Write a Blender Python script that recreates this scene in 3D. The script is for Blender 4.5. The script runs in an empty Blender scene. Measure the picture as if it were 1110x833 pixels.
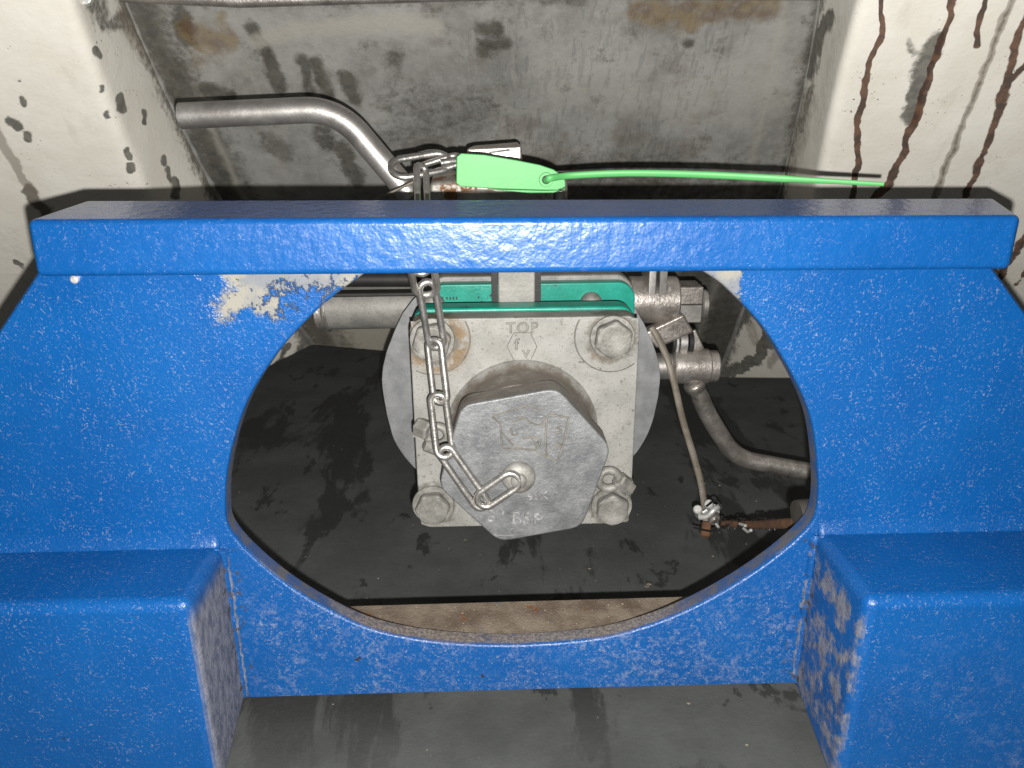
import bpy, bmesh, math, random
import numpy as np
from mathutils import Matrix, Vector, noise as mnoise
random.seed(7); np.random.seed(7)
SC = bpy.context.scene
COL = SC.collection
R = math.radians

# ------------------------------------------------------------------ camera
GZ = 0.45                                   # the lens sits 45 cm above the ground
FPX, CX, CY = 855.0, 555.0, 416.5           # focal length in photo pixels
ROT = Matrix.Rotation(R(-1.6), 3, 'Z') @ Matrix.Rotation(R(70), 3, 'X') @ Matrix.Rotation(R(-0.4), 3, 'Z')
CAMLOC = Vector((0, 0, GZ))
cam = bpy.data.cameras.new('camera'); cam.sensor_width = 36; cam.lens = 36 * FPX / 1110
cam.clip_start = 0.01; cam.clip_end = 500
co = bpy.data.objects.new('camera', cam); COL.objects.link(co)
co.matrix_world = Matrix.Translation(CAMLOC) @ ROT.to_4x4()
SC.camera = co

# ------------------------------------------------------------------ light: the phone's flash beside the lens, a little ambient
W = bpy.data.worlds.new('World'); SC.world = W; W.use_nodes = True
W.node_tree.nodes['Background'].inputs[0].default_value = (1.0, 0.93, 0.86, 1)
W.node_tree.nodes['Background'].inputs[1].default_value = 0.085
fl = bpy.data.lights.new('flash', 'POINT'); fl.energy = 27.0; fl.color = (1.0, 0.975, 0.93); fl.shadow_soft_size = 0.0028
fo = bpy.data.objects.new('flash', fl); COL.objects.link(fo)
fo.location = CAMLOC + ROT @ Vector((0.006, -0.019, 0.0))
SC.view_settings.view_transform = 'Standard'; SC.view_settings.look = 'None'
SC.view_settings.exposure = 0.0; SC.view_settings.gamma = 1.0

def ray(x, y): return ROT @ Vector(((x - CX) / FPX, (CY - y) / FPX, -1))
def PY(x, y, Y): d = ray(x, y); return CAMLOC + d * (Y / d.y)
def PZ(x, y, z): d = ray(x, y); return CAMLOC + d * ((z - GZ) / d.z)
def PB(x, y, off=0.0):                       # on the leaning plane of the recess
    d = ray(x, y); k = 0.7925 - off * 1.294
    return CAMLOC + d * (k / (d.y + 0.822 * d.z))

# ------------------------------------------------------------------ node helper
class NT:
    def __init__(s, name):
        s.m = bpy.data.materials.new(name); s.m.use_nodes = True
        s.t = s.m.node_tree; s.n = s.t.nodes; s.l = s.t.links
        s.b = s.n['Principled BSDF']; s._pos = None
    def put(s, sock, v):
        if isinstance(v, (int, float)): sock.default_value = v
        elif isinstance(v, tuple):
            sock.default_value = v if len(sock.default_value) == len(v) else (*v, 1)
        else: s.l.new(v, sock)
    @property
    def pos(s):
        if s._pos is None:
            s._geo = s.n.new('ShaderNodeNewGeometry'); s._pos = s._geo.outputs['Position']
        return s._pos
    def normal(s):
        s.pos; return s.sep(s._geo.outputs['True Normal'])
    def sep(s, v=None):
        q = s.n.new('ShaderNodeSeparateXYZ'); s.put(q.inputs[0], v or s.pos); return q.outputs
    def m2(s, op, a, b=0.0, c=None, clamp=False):
        q = s.n.new('ShaderNodeMath'); q.operation = op; q.use_clamp = clamp
        s.put(q.inputs[0], a); s.put(q.inputs[1], b)
        if c is not None: s.put(q.inputs[2], c)
        return q.outputs[0]
    def add(s, a, b): return s.m2('ADD', a, b)
    def mul(s, a, b): return s.m2('MULTIPLY', a, b)
    def sub(s, a, b): return s.m2('SUBTRACT', a, b)
    def mx(s, a, b): return s.m2('MAXIMUM', a, b)
    def mn(s, a, b): return s.m2('MINIMUM', a, b)
    def ss(s, x, a, b, c=0.0, d=1.0):
        q = s.n.new('ShaderNodeMapRange'); q.interpolation_type = 'SMOOTHSTEP'
        if a > b: a, b, c, d = b, a, d, c
        s.put(q.inputs[0], x)
        for i, v in enumerate((a, b, c, d)): q.inputs[i + 1].default_value = v
        return q.outputs[0]
    def scl(s, v, k):
        q = s.n.new('ShaderNodeMapping'); s.put(q.inputs[0], v or s.pos); q.inputs['Scale'].default_value = k; return q.outputs[0]
    def rotscl(s, rot, k):
        q = s.n.new('ShaderNodeMapping'); s.put(q.inputs[0], s.pos); q.inputs['Scale'].default_value = k
        q.inputs['Rotation'].default_value = rot; return q.outputs[0]
    def noise(s, sc, det=3, rough=.55, vec=None, dist=0, col=False):
        q = s.n.new('ShaderNodeTexNoise'); s.put(q.inputs['Vector'], vec or s.pos)
        q.inputs['Scale'].default_value = sc; q.inputs['Detail'].default_value = det
        q.inputs['Roughness'].default_value = rough; q.inputs['Distortion'].default_value = dist
        return q.outputs['Color' if col else 'Fac']
    def voro(s, sc, vec=None, feat='F1', rnd=1.0):
        q = s.n.new('ShaderNodeTexVoronoi'); q.feature = feat; s.put(q.inputs['Vector'], vec or s.pos)
        q.inputs['Scale'].default_value = sc; q.inputs['Randomness'].default_value = rnd
        return q.outputs['Distance']
    def mix(s, f, a, b):
        q = s.n.new('ShaderNodeMix'); q.data_type = 'RGBA'
        s.put(q.inputs[0], f); s.put(q.inputs[6], a); s.put(q.inputs[7], b); return q.outputs[2]
    def attr(s, name):
        q = s.n.new('ShaderNodeAttribute'); q.attribute_name = name; return q.outputs['Fac']
    def bump(s, h, dist, strength=1.0, prev=None):
        q = s.n.new('ShaderNodeBump'); q.inputs['Strength'].default_value = strength
        q.inputs['Distance'].default_value = dist; s.put(q.inputs['Height'], h)
        if prev: s.l.new(prev, q.inputs['Normal'])
        return q.outputs[0]
    def out(s, col, rough, metal=0.0, nrm=None, spec=None):
        s.put(s.b.inputs['Base Color'], col); s.put(s.b.inputs['Roughness'], rough); s.put(s.b.inputs['Metallic'], metal)
        if nrm: s.l.new(nrm, s.b.inputs['Normal'])
        if spec is not None: s.put(s.b.inputs['Specular IOR Level'], spec)
        return s.m
    def strands(s, sc, width, seed=0.0, keep=.55):
        """thin short curved flecks: the zero lines of one noise, broken up by another"""
        v = s.scl(None, (1, 1, 1)); q = s.n.new('ShaderNodeVectorMath'); s.put(q.inputs[0], v); q.inputs[1].default_value = (seed, seed * 1.7, seed * .3)
        v = q.outputs[0]
        a = s.noise(sc, 1.5, .5, v); ln = s.ss(s.m2('ABSOLUTE', s.sub(a, .5)), width, width * .35)
        br = s.ss(s.noise(sc * .9, 2, .6, s.scl(v, (1.3, 1.1, .9))), keep, keep + .05)
        return s.mul(ln, br)

def dashes(t, sc, thr, ang, seed):
    q = t.n.new('ShaderNodeMapping'); t.put(q.inputs[0], t.pos); q.inputs['Rotation'].default_value = (0, ang, 0)
    q.inputs['Location'].default_value = (seed, seed * .7, seed * 1.9)
    w = t.n.new('ShaderNodeVectorMath'); w.operation = 'MULTIPLY'; t.put(w.inputs[0], q.outputs[0]); w.inputs[1].default_value = (.36, .8, 1)
    return t.ss(t.noise(sc, 1.5, .5, w.outputs[0], .6), thr, thr + .035)

# ------------------------------------------------------------------ materials
def m_blue():
    t = NT('blue_paint'); X, Y, Z = t.sep(); nx, ny, nz = t.normal()
    tone = t.noise(14, 4, .6)
    base = t.mix(t.ss(tone, .35, .68), (.0015, .060, .222), (.0022, .070, .246))
    # rubbed, fibrous grey dust and painted glints: everywhere a little, thick low on the plate and on the feet's inner sides
    low = t.ss(Z, .19, .13)
    mid = t.mul(t.ss(t.m2('ABSOLUTE', t.sub(X, .018)), .19, .165), low)
    ft = t.mul(t.mul(t.ss(X, .20, .235), t.ss(Y, .40, .385)), low)
    n1 = t.noise(24, 4, .65)
    den = t.add(t.mul(mid, .75), t.mul(ft, .35))
    den = t.mul(den, t.ss(n1, .30, .62))
    ds = [dashes(t, 980, .685, a_, b_) for a_, b_ in ((.3, 1.0), (1.25, 2.3), (2.2, 4.1), (2.9, 6.2))]
    dall = t.mx(t.mx(ds[0], ds[1]), t.mx(ds[2], ds[3]))
    dk = [dashes(t, 700, .725, a_, b_) for a_, b_ in ((.7, 8.0), (1.9, 9.3), (2.6, 3.3))]
    dbig = t.mx(t.mx(dk[0], dk[1]), dk[2])
    fine = t.mul(t.ss(t.noise(230, 5, .75), .47, .70), den)
    beamf = t.ss(Z, .352, .362)
    patch = t.add(.25, t.mul(t.ss(t.noise(60, 3, .6), .40, .68), .75))
    glint_dots = t.mul(t.ss(t.noise(560, 2, .55), .655, .70), t.add(t.mul(patch, .45), .15))  # pale dots painted in as glints off the bumpy paint
    few = t.mx(glint_dots, t.mul(dall, t.mul(patch, .6))); few = t.mx(few, t.mul(dbig, t.mul(patch, .8)))
    few = t.mul(few, t.sub(1.0, t.mul(beamf, .55)))
    dens = t.mx(t.mul(dall, t.mul(t.ss(den, .05, .5), .85)), t.mx(fine, few))
    base = t.mix(t.m2('MULTIPLY', dens, .72, clamp=True), base, (.22, .25, .33))
    # thick grey fluff on the inner side faces of the two feet
    side = t.mul(t.mul(t.ss(t.m2('ABSOLUTE', nx), .6, .8), t.ss(Z, .194, .178)), t.ss(t.m2('ABSOLUTE', t.sub(X, .018)), .26, .22))
    side = t.mul(side, t.mx(t.ss(X, 0, -.05), t.ss(t.add(Z, t.mul(t.noise(40), .06)), .05, .13)))
    fl = t.noise(190, 6, .8, t.scl(None, (1, 1, .55)))
    sidec = t.mix(t.ss(fl, .35, .65), (.06, .068, .10), (.185, .185, .21))
    lf = t.ss(X, .1, -.1)
    sd = t.mul(side, t.ss(t.add(t.noise(60, 4, .7), t.mul(lf, .22)), .44, .58))
    base = t.mix(t.mul(sd, .93), base, sidec)
    # brown dirt lying on the top faces of the feet
    top = t.mul(t.mul(t.ss(nz, .75, .9), low), t.ss(t.noise(22, 4, .65), .38, .62))
    base = t.mix(t.mul(top, .55), base, (.11, .075, .06))
    # paint worn through to the cream undercoat under the beam
    bl = t.sub(t.add(t.add(X, .1365), t.mul(t.sub(t.noise(48, 4, .7), .5), .07)), 0.0)
    hL = t.add(t.sub(Z, .339), t.mul(t.sub(t.noise(60, 5, .75), .5), .036))
    chipL = t.mul(t.mul(t.ss(t.add(X, t.mul(t.sub(t.noise(70, 4, .7), .5), .05)), -.150, -.141), t.ss(X, -.06, -.07)),
                  t.ss(t.add(hL, t.mul(t.add(X, .165), .0)), -.003, .002))
    chipR = t.mul(t.ss(t.add(X, t.mul(t.sub(t.noise(90, 3, .7), .5), .012)), .1385, .1365), t.ss(X, .07, .08))
    chipR = t.mul(chipR, t.ss(t.add(Z, t.mul(t.sub(t.noise(80, 3, .6), .5), .01)), .324, .328))
    inb = t.mul(t.ss(Y, .4165, .4185), t.ss(Z, .372, .368))
    chip = t.mul(t.mx(chipL, chipR), inb)
    chip = t.mul(chip, t.ss(t.sub(t.noise(150, 5, .75), t.mul(t.mul(t.ss(X, -.14, -.10), t.ss(X, 0, -.05)), t.mul(t.ss(Z, .366, .345), .24))), .32, .40))
    ug = t.mix(t.ss(t.add(t.noise(38, 4, .6), t.mul(t.ss(X, -.13, -.09), .12)), .45, .62), (.215, .205, .175), (.14, .15, .165))
    base = t.mix(chip, base, ug)
    # beam top: bluer colour painted in to counter its grey reflection
    btop = t.mul(t.ss(nz, .7, .9), beamf)
    base = t.mix(t.mul(btop, .75), base, t.mix(t.ss(t.noise(60, 5, .7, t.scl(None, (.25, 1.2, 1))), .4, .7), (.004, .06, .25), (.014, .085, .30)))
    # grimy inner rim of the opening
    rim = t.mul(t.mul(t.ss(Y, .4215, .4235), t.ss(Y, .4345, .4335)), t.ss(Z, .36, .35))
    rs_ = t.ss(t.add(Z, t.mul(t.noise(50, 4, .6), .03)), .165, .145)
    base = t.mix(t.mul(rim, .85), base, t.mix(t.mul(rs_, t.ss(t.noise(90, 4, .6), .30, .42)), t.mix(t.ss(t.noise(80, 4), .4, .6), (.06, .054, .05), (.015, .04, .12)), t.mix(t.ss(t.noise(500, 3, .7), .4, .62), (.085, .068, .052), (.19, .16, .125))))
    # crumbs of dirt caught along the welds
    ci = t.ss(t.m2('ABSOLUTE', t.sub(t.m2('ABSOLUTE', t.sub(X, .0165)), .180)), .011, .004)
    cr = t.mul(t.mul(ci, t.ss(Z, .198, .188)), t.mul(t.ss(t.noise(150, 4, .7), .57, .62), t.ss(Y, .40, .412)))
    base = t.mix(t.mul(cr, .9), base, t.mix(t.noise(300), (.012, .012, .012), (.06, .05, .04)))
    # dark chips down in the corners
    nick = t.mul(t.ss(t.noise(120, 3, .6), .69, .72), t.mul(t.ss(t.noise(18, 2), .5, .6), low))
    base = t.mix(nick, base, (.02, .02, .02))
    peel = t.add(t.mul(t.noise(150, 2, .5), t.add(.16, t.mul(beamf, .55))), t.mul(t.noise(520, 3, .6), t.sub(.48, t.mul(beamf, .30))))
    b = t.bump(peel, .0016, .55)
    b = t.bump(dens, .0004, .5, b)
    b = t.bump(t.sub(1.0, chip), .0012, .9, b)
    rough = t.add(t.mul(dens, .35), t.add(.27, t.mul(t.noise(30, 3), .12)))
    rough = t.mx(rough, t.mul(t.mx(chip, t.mx(sd, rim)), .85))
    rough = t.add(rough, t.mul(t.sub(beamf, btop), .02))
    rough = t.sub(rough, t.mul(btop, .13))
    return t.out(base, rough, 0, b)

def m_steel(name, c1, c2, rough=.42, metal=.75, rust=0.0, sc=60, grain=900, bump=.0004, dark=(.05, .045, .04), grime_dark=.25, rc=(.22, .10, .035)):
    t = NT(name)
    a = t.noise(sc, 5, .65); g = t.noise(grain, 2, .6)
    c = t.mix(t.ss(a, .35, .68), c1, c2)
    c = t.mix(t.mul(t.ss(g, .55, .75), .35), c, dark)
    gr = t.ss(t.noise(sc * .45, 5, .7), .62 - grime_dark * .35, .80 - grime_dark * .35)
    c = t.mix(t.mul(gr, grime_dark), c, dark)
    r = t.add(rough, t.mul(a, .18)); met = metal
    if rust:
        rm = t.ss(t.noise(sc * .6, 5, .75), .72 - rust * .35, .80 - rust * .35)
        c = t.mix(rm, c, t.mix(t.noise(sc * 3), rc, (.10, .045, .02))); r = t.mx(r, t.mul(rm, .85)); met = t.sub(metal, t.mul(rm, metal))
    b = t.bump(t.add(t.noise(grain * .45, 3, .6), t.mul(a, .6)), bump, .6)
    return t.out(c, r, met, b)

def m_cast():
    """grey-white cast flange with rust weeping round the upper bolts"""
    t = NT('cast_flange'); X, Y, Z = t.sep()
    a = t.noise(45, 5, .65)
    c = t.mix(t.ss(a, .3, .7), (.255, .252, .235), (.335, .328, .31))
    c = t.mix(t.mul(t.ss(t.noise(420, 3, .7), .57, .68), .6), c, (.12, .11, .095))
    c = t.mix(t.mul(t.ss(t.noise(140, 4, .7), .64, .69), .7), c, (.07, .062, .05))
    c = t.mix(t.mul(t.ss(t.noise(30, 5, .7), .58, .72), .35), c, (.22, .19, .14))
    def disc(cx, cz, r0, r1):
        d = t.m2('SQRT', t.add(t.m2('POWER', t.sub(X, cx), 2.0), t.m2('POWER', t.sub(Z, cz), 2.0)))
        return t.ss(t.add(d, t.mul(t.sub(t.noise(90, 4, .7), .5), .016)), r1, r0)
    p = BOLTS[0]; q = BOLTS[1]
    ru = t.mul(disc(p.x + .004, p.z - .004, .020, .029), t.ss(t.noise(90, 5, .75), .42, .56))
    c = t.mix(t.mul(ru, .85), c, t.mix(t.noise(150), (.26, .16, .055), (.09, .05, .022)))
    rv = t.mul(disc(q.x - .002, q.z - .006, .017, .024), t.ss(t.noise(130, 4, .7), .5, .62))
    c = t.mix(t.mul(rv, .6), c, (.22, .16, .10))
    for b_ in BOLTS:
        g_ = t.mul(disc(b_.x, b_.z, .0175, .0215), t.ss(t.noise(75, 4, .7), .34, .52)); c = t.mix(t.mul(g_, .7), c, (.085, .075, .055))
    c = t.mix(t.mul(t.ss(t.noise(240, 4, .75, t.rotscl((0, .7, 0), (.4, 1, 1.8))), .64, .70), .5), c, (.12, .11, .09))
    # brown ring of dirt where the neck meets the plate
    dn = t.mul(disc(CAPC.x, CAPC.z, .053, .059), t.ss(Y, .575, .563)); c = t.mix(t.mul(dn, .75), c, (.12, .09, .065))
    b = t.bump(t.noise(500, 3, .6), .0003, .6); b = t.bump(a, .001, .3, b)
    return t.out(c, t.add(.5, t.mul(a, .15)), .15, b)

def m_cap():
    t = NT('cast_aluminium'); a = t.noise(55, 6, .7); X, Y, Z = t.sep()
    c = t.mix(t.ss(a, .35, .65), (.155, .16, .167), (.25, .255, .26))
    c = t.mix(t.mul(t.ss(t.noise(260, 3, .7), .63, .70), .7), c, (.06, .06, .06))
    c = t.mix(t.mul(t.ss(t.noise(80, 4, .7, t.scl(None, (.5, 1, 2.2))), .64, .72), .5), c, (.09, .09, .09))
    c = t.mix(t.mul(t.ss(t.noise(150, 3, .7, t.rotscl((0, .5, 0), (.3, 1, 2.5))), .62, .70), .6), c, (.40, .40, .40))
    side = t.ss(Y, .5005, .5035)
    c = t.mix(t.mul(side, .75), c, t.mix(t.ss(a, .4, .6), (.15, .12, .095), (.22, .19, .16)))
    c = t.mix(t.mul(t.ss(t.noise(95, 5, .75), .55, .66), .45), c, (.10, .103, .11))
    c = t.mix(t.mul(t.ss(t.noise(420, 3, .7), .62, .68), .5), c, (.36, .36, .36))
    b = t.bump(t.add(t.noise(300, 4, .65), t.mul(a, .8)), .0008, .7)
    return t.out(c, t.add(.42, t.mul(a, .2)), .45, b)

def m_plain(name, col, rough=.5, metal=0.0, var=.25, sc=80, bump=.0003, spec=.5):
    t = NT(name); a = t.noise(sc, 4, .6)
    c = t.mix(t.ss(a, .3, .7), tuple(v * (1 - var) for v in col), tuple(min(1, v * (1 + var)) for v in col))
    return t.out(c, rough, metal, t.bump(t.noise(sc * 6, 2), bump, .5), spec)

def m_teal():
    t = NT('teal_paint'); a = t.noise(60, 3)
    c = t.mix(t.ss(a, .3, .7), (.0, .23, .165), (.01, .30, .225))
    ch = t.ss(t.noise(95, 4, .7), .66, .69); c = t.mix(ch, c, (.03, .03, .03))
    return t.out(c, t.add(.36, t.mul(ch, .4)), 0, t.bump(t.noise(300), .0003, .5))

def m_wall():
    """cream painted sheet; stains and painted crease shade come from per-vertex amounts brushed on the sheet"""
    t = NT('cream_paint'); a = t.noise(18, 5, .6)
    c = t.mix(t.ss(a, .3, .7), (.76, .725, .645), (.85, .82, .75))
    c = t.mix(t.mul(t.ss(t.noise(30, 5, .7, t.rotscl((0, 0, .3), (1.6, .6, .5))), .55, .75), .28), c, (.48, .43, .34))
    c = t.mix(t.mul(t.ss(t.noise(340, 3, .6), .66, .70), t.ss(t.noise(25), .5, .62)), c, (.10, .085, .06))
    br = t.noise(160, 5, .7)
    d = t.m2('MULTIPLY', t.attr('grime_dark'), 1.0); d = t.ss(t.add(d, t.mul(t.sub(br, .5), .9)), .30, .72)
    c = t.mix(t.mul(d, .88), c, t.mix(t.ss(t.noise(120), .4, .6), (.055, .055, .045), (.12, .115, .095)))
    w = t.ss(t.add(t.attr('drip'), t.mul(t.sub(br, .5), .6)), .47, .72)
    c = t.mix(t.mul(w, .93), c, t.mix(t.ss(t.noise(90, 4), .4, .62), (.05, .024, .015), (.14, .065, .036)))
    p = t.ss(t.add(t.attr('haze'), t.mul(t.sub(br, .5), .7)), .25, .85)
    c = t.mix(t.mul(p, .62), c, (.22, .185, .145))
    b = t.bump(a, .004, .25); b = t.bump(t.noise(250, 4, .6), .0005, .5, b)
    return t.out(c, t.add(.42, t.mul(d, .3)), 0, b)

def m_back():
    t = NT('weathered_galvanising'); X, Y, Z = t.sep()
    a = t.noise(11, 6, .65); f = t.noise(70, 5, .7)
    c = t.mix(t.ss(a, .35, .66), (.25, .247, .23), (.41, .405, .385))
    c = t.mix(t.mul(t.ss(f, .5, .68), .5), c, (.36, .355, .34))
    c = t.mix(t.mul(t.ss(t.noise(36, 6, .75), .55, .68), .55), c, (.085, .08, .065))
    sc = t.noise(26, 4, .7, t.rotscl((0, .5, 0), (4, 1, .35)))
    c = t.mix(t.mul(t.ss(sc, .56, .64), .35), c, (.38, .37, .35))
    vs = t.mul(t.ss(t.noise(60, 3, .6, t.scl(None, (3.2, 1, .22))), .54, .60), t.mul(t.ss(X, -.02, .03), t.ss(X, .26, .2)))
    c = t.mix(t.mul(t.ss(t.noise(16, 6, .7), .50, .68), .5), c, (.165, .14, .115))
    c = t.mix(t.mul(t.ss(t.noise(55, 5, .75, t.rotscl((0, .4, 0), (1, 1, .5))), .58, .68), .4), c, (.42, .41, .385))
    c = t.mix(t.mul(vs, .22), c, (.07, .07, .065))
    br = t.noise(130, 5, .7)
    cr = t.ss(t.add(t.attr('cream'), t.mul(t.sub(br, .5), .5)), .35, .65); c = t.mix(cr, c, (.56, .53, .45))
    d = t.ss(t.add(t.attr('grime_dark'), t.mul(t.sub(br, .5), 1.3)), .20, .95)
    c = t.mix(t.mul(d, .78), c, t.mix(t.ss(t.noise(90, 5, .7), .4, .6), (.04, .037, .027), (.085, .078, .06)))
    w = t.ss(t.add(t.attr('drip'), t.mul(t.sub(br, .5), 1.3)), .25, .95)
    c = t.mix(t.mul(w, .6), c, t.mix(t.ss(t.noise(70, 4), .4, .6), (.24, .165, .06), (.13, .065, .022)))
    p = t.ss(t.add(t.attr('haze'), t.mul(t.sub(br, .5), .6)), .25, .85)
    c = t.mix(t.mul(p, .75), c, (.44, .42, .37))
    b = t.bump(t.add(a, t.mul(f, .3)), .004, .35); b = t.bump(t.noise(300, 4, .7), .0006, .6, b)
    return t.out(c, t.add(.38, t.mul(f, .25)), .25, b)

def m_ground():
    t = NT('dark_wet_floor')
    a = t.noise(9, 6, .62); f = t.noise(160, 5, .7)
    c = t.mix(t.ss(a, .35, .65), (.070, .075, .0745), (.098, .1045, .1035))
    wv = t.rotscl((0, 0, .35), (1.7, .5, 1))
    wet = t.ss(t.noise(4.6, 10, .64, wv, .3), .535, .575)
    wet2 = t.ss(t.noise(17, 6, .62, t.scl(None, (1.3, .65, 1)), .4), .59, .63)
    w = t.mul(t.mx(wet, wet2), t.ss(t.sep()[1], .44, .52, .38, 1.0))
    c = t.mix(t.mul(w, .78), c, (.027, .028, .028))
    gr = t.ss(t.noise(420, 2, .6), .70, .74); c = t.mix(t.mul(gr, .5), c, (.13, .12, .10))
    c = t.mix(t.mul(t.ss(f, .55, .7), .3), c, (.072, .074, .070))
    b = t.bump(f, .0012, .5)
    return t.out(c, t.sub(.75, t.mul(w, .2)), 0, b, .3)

def m_sand():
    t = NT('gritty_ledge'); X, Y, Z = t.sep()
    c = t.mix(t.ss(t.noise(40, 5, .65), .35, .65), (.10, .075, .055), (.19, .155, .12))
    c = t.mix(t.mul(t.ss(t.noise(700, 2, .6), .60, .70), .5), c, (.27, .23, .19))
    c = t.mix(t.ss(t.noise(60, 4, .7), .64, .69), c, (.16, .06, .02))
    c = t.mix(t.mul(t.ss(t.noise(45, 4, .7, t.scl(None, (1, 1, 1.3))), .63, .68), .6), c, (.09, .12, .2))
    return t.out(c, .9, 0, t.bump(t.noise(600, 3, .7), .001, .8), .2)

# ------------------------------------------------------------------ mesh helpers
class MB:
    def __init__(s): s.v = []; s.f = []
    def addm(s, vs, fs):
        o = len(s.v); s.v += [Vector(p) for p in vs]; s.f += [tuple(i + o for i in f) for f in fs]; return s
    def hexa(s, p):                          # 8 corners: front (tl,tr,br,bl), back (tl,tr,br,bl)
        return s.addm(p, [(0, 3, 2, 1), (4, 5, 6, 7), (0, 1, 5, 4), (3, 7, 6, 2), (0, 4, 7, 3), (1, 2, 6, 5)])
    def box(s, x0, x1, y0, y1, z0, z1):
        return s.hexa([(x0, y0, z1), (x1, y0, z1), (x1, y0, z0), (x0, y0, z0), (x0, y1, z1), (x1, y1, z1), (x1, y1, z0), (x0, y1, z0)])
    def prism(s, pts, vec):                  # any planar outline pushed along vec
        n = len(pts); a = [Vector(p) for p in pts]; b = [p + Vector(vec) for p in a]
        return s.addm(a + b, [tuple(range(n))[::-1], tuple(range(n, 2 * n))] + [(i, (i + 1) % n, n + (i + 1) % n, n + i) for i in range(n)])
    def lathe(s, prof, org, axis, seg=48):   # prof: (distance along the axis, radius)
        ax = Vector(axis).normalized(); u = ax.orthogonal().normalized(); w = ax.cross(u); org = Vector(org)
        vs = []; fs = []
        for d, r in prof:
            for k in range(seg):
                q = 2 * math.pi * k / seg; vs.append(org + ax * d + (u * math.cos(q) + w * math.sin(q)) * r)
        for i in range(len(prof) - 1):
            for k in range(seg):
                k2 = (k + 1) % seg; fs.append((i * seg + k, i * seg + k2, (i + 1) * seg + k2, (i + 1) * seg + k))
        fs.append(tuple(range(seg))[::-1]); n = (len(prof) - 1) * seg; fs.append(tuple(range(n, n + seg)))
        return s.addm(vs, fs)
    def tube(s, path, r, seg=14, closed=False, flat=None, up=None):
        P = [Vector(p) for p in path]; n = len(P); vs = []; fs = []
        rr = r if isinstance(r, (list, tuple)) else [r] * n
        nprev = None
        for i in range(n):
            if closed: tg = P[(i + 1) % n] - P[i - 1]
            else: tg = P[min(i + 1, n - 1)] - P[max(i - 1, 0)]
            tg.normalize()
            if up is not None: u = (Vector(up) - tg * tg.dot(Vector(up))).normalized()
            elif nprev is None: u = tg.orthogonal().normalized()
            else: u = (nprev - tg * nprev.dot(tg)).normalized()
            nprev = u; w = tg.cross(u); fu, fw = (1, 1) if flat is None else flat
            for k in range(seg):
                q = 2 * math.pi * k / seg; vs.append(P[i] + (u * math.cos(q) * fu + w * math.sin(q) * fw) * rr[i])
        m = n if closed else n - 1
        for i in range(m):
            j = (i + 1) % n
            for k in range(seg):
                k2 = (k + 1) % seg; fs.append((i * seg + k, i * seg + k2, j * seg + k2, j * seg + k))
        if not closed: fs.append(tuple(range(seg))[::-1]); fs.append(tuple(range((n - 1) * seg, n * seg)))
        return s.addm(vs, fs)
    def build(s, name, mat, parent=None, smooth=None, bevel=0, seg=3, thick=None):
        me = bpy.data.meshes.new(name); org = Vector((0, 0, 0))
        if parent is not None: org = parent_origin(parent)
        else:
            lo = [min(v[i] for v in s.v) for i in range(3)]; hi = [max(v[i] for v in s.v) for i in range(3)]
            org = Vector(((lo[0] + hi[0]) / 2, (lo[1] + hi[1]) / 2, lo[2]))
        me.from_pydata([v - org for v in s.v], [], s.f); me.update()
        bm = bmesh.new(); bm.from_mesh(me); bmesh.ops.recalc_face_normals(bm, faces=bm.faces[:])
        if smooth:
            for f in bm.faces: f.smooth = True
            for e in bm.edges:
                if len(e.link_faces) == 2 and e.calc_face_angle(0) > R(smooth): e.smooth = False
        bm.to_mesh(me); bm.free()
        me.materials.append(mat)
        o = bpy.data.objects.new(name, me); COL.objects.link(o)
        if parent is not None: o.parent = parent
        else: o.location = org
        if bevel:
            b = o.modifiers.new('bevel', 'BEVEL'); b.width = bevel; b.segments = seg; b.limit_method = 'ANGLE'; b.angle_limit = R(38)
            for p in me.polygons: p.use_smooth = True
            wn = o.modifiers.new('wn', 'WEIGHTED_NORMAL'); wn.keep_sharp = True
        if thick:
            q = o.modifiers.new('solid', 'SOLIDIFY'); q.thickness = thick; q.offset = -1
        return o
def parent_origin(p):
    v = Vector((0, 0, 0))
    while p is not None: v += p.location; p = p.parent
    return v
def thing(name, label, cat, loc, group=None):
    o = bpy.data.objects.new(name, None); COL.objects.link(o); o.empty_display_size = .02; o.location = loc
    return tag(o, label, cat, group)
def tag(o, label, cat, group=None):
    o['label'] = label; o['category'] = cat
    if group: o['group'] = group
    return o
def lab(o, s): o['label'] = s; return o
def spline(pts, n=10):                       # Catmull-Rom through the points
    P = [Vector(p) for p in pts]; P = [P[0] * 2 - P[1]] + P + [P[-1] * 2 - P[-2]]; out = []
    for i in range(1, len(P) - 2):
        for k in range(n):
            t = k / n; a, b, c, d = P[i - 1:i + 3]
            out.append(.5 * ((2 * b) + (c - a) * t + (2 * a - 5 * b + 4 * c - d) * t * t + (3 * b - a - 3 * c + d) * t ** 3))
    return out + [P[-2]]
def bend(pts, rad, n=10):                    # straight runs joined by round bends
    P = [Vector(p) for p in pts]; out = [P[0]]
    for i in range(1, len(P) - 1):
        a = (P[i - 1] - P[i]).normalized(); b = (P[i + 1] - P[i]).normalized()
        d = min(rad, .48 * (P[i - 1] - P[i]).length, .48 * (P[i + 1] - P[i]).length)
        for k in range(n + 1):
            t = k / n; out.append(P[i] + a * d * (1 - t) ** 2 + b * d * t ** 2)
    return out + [P[-1]]
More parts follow.
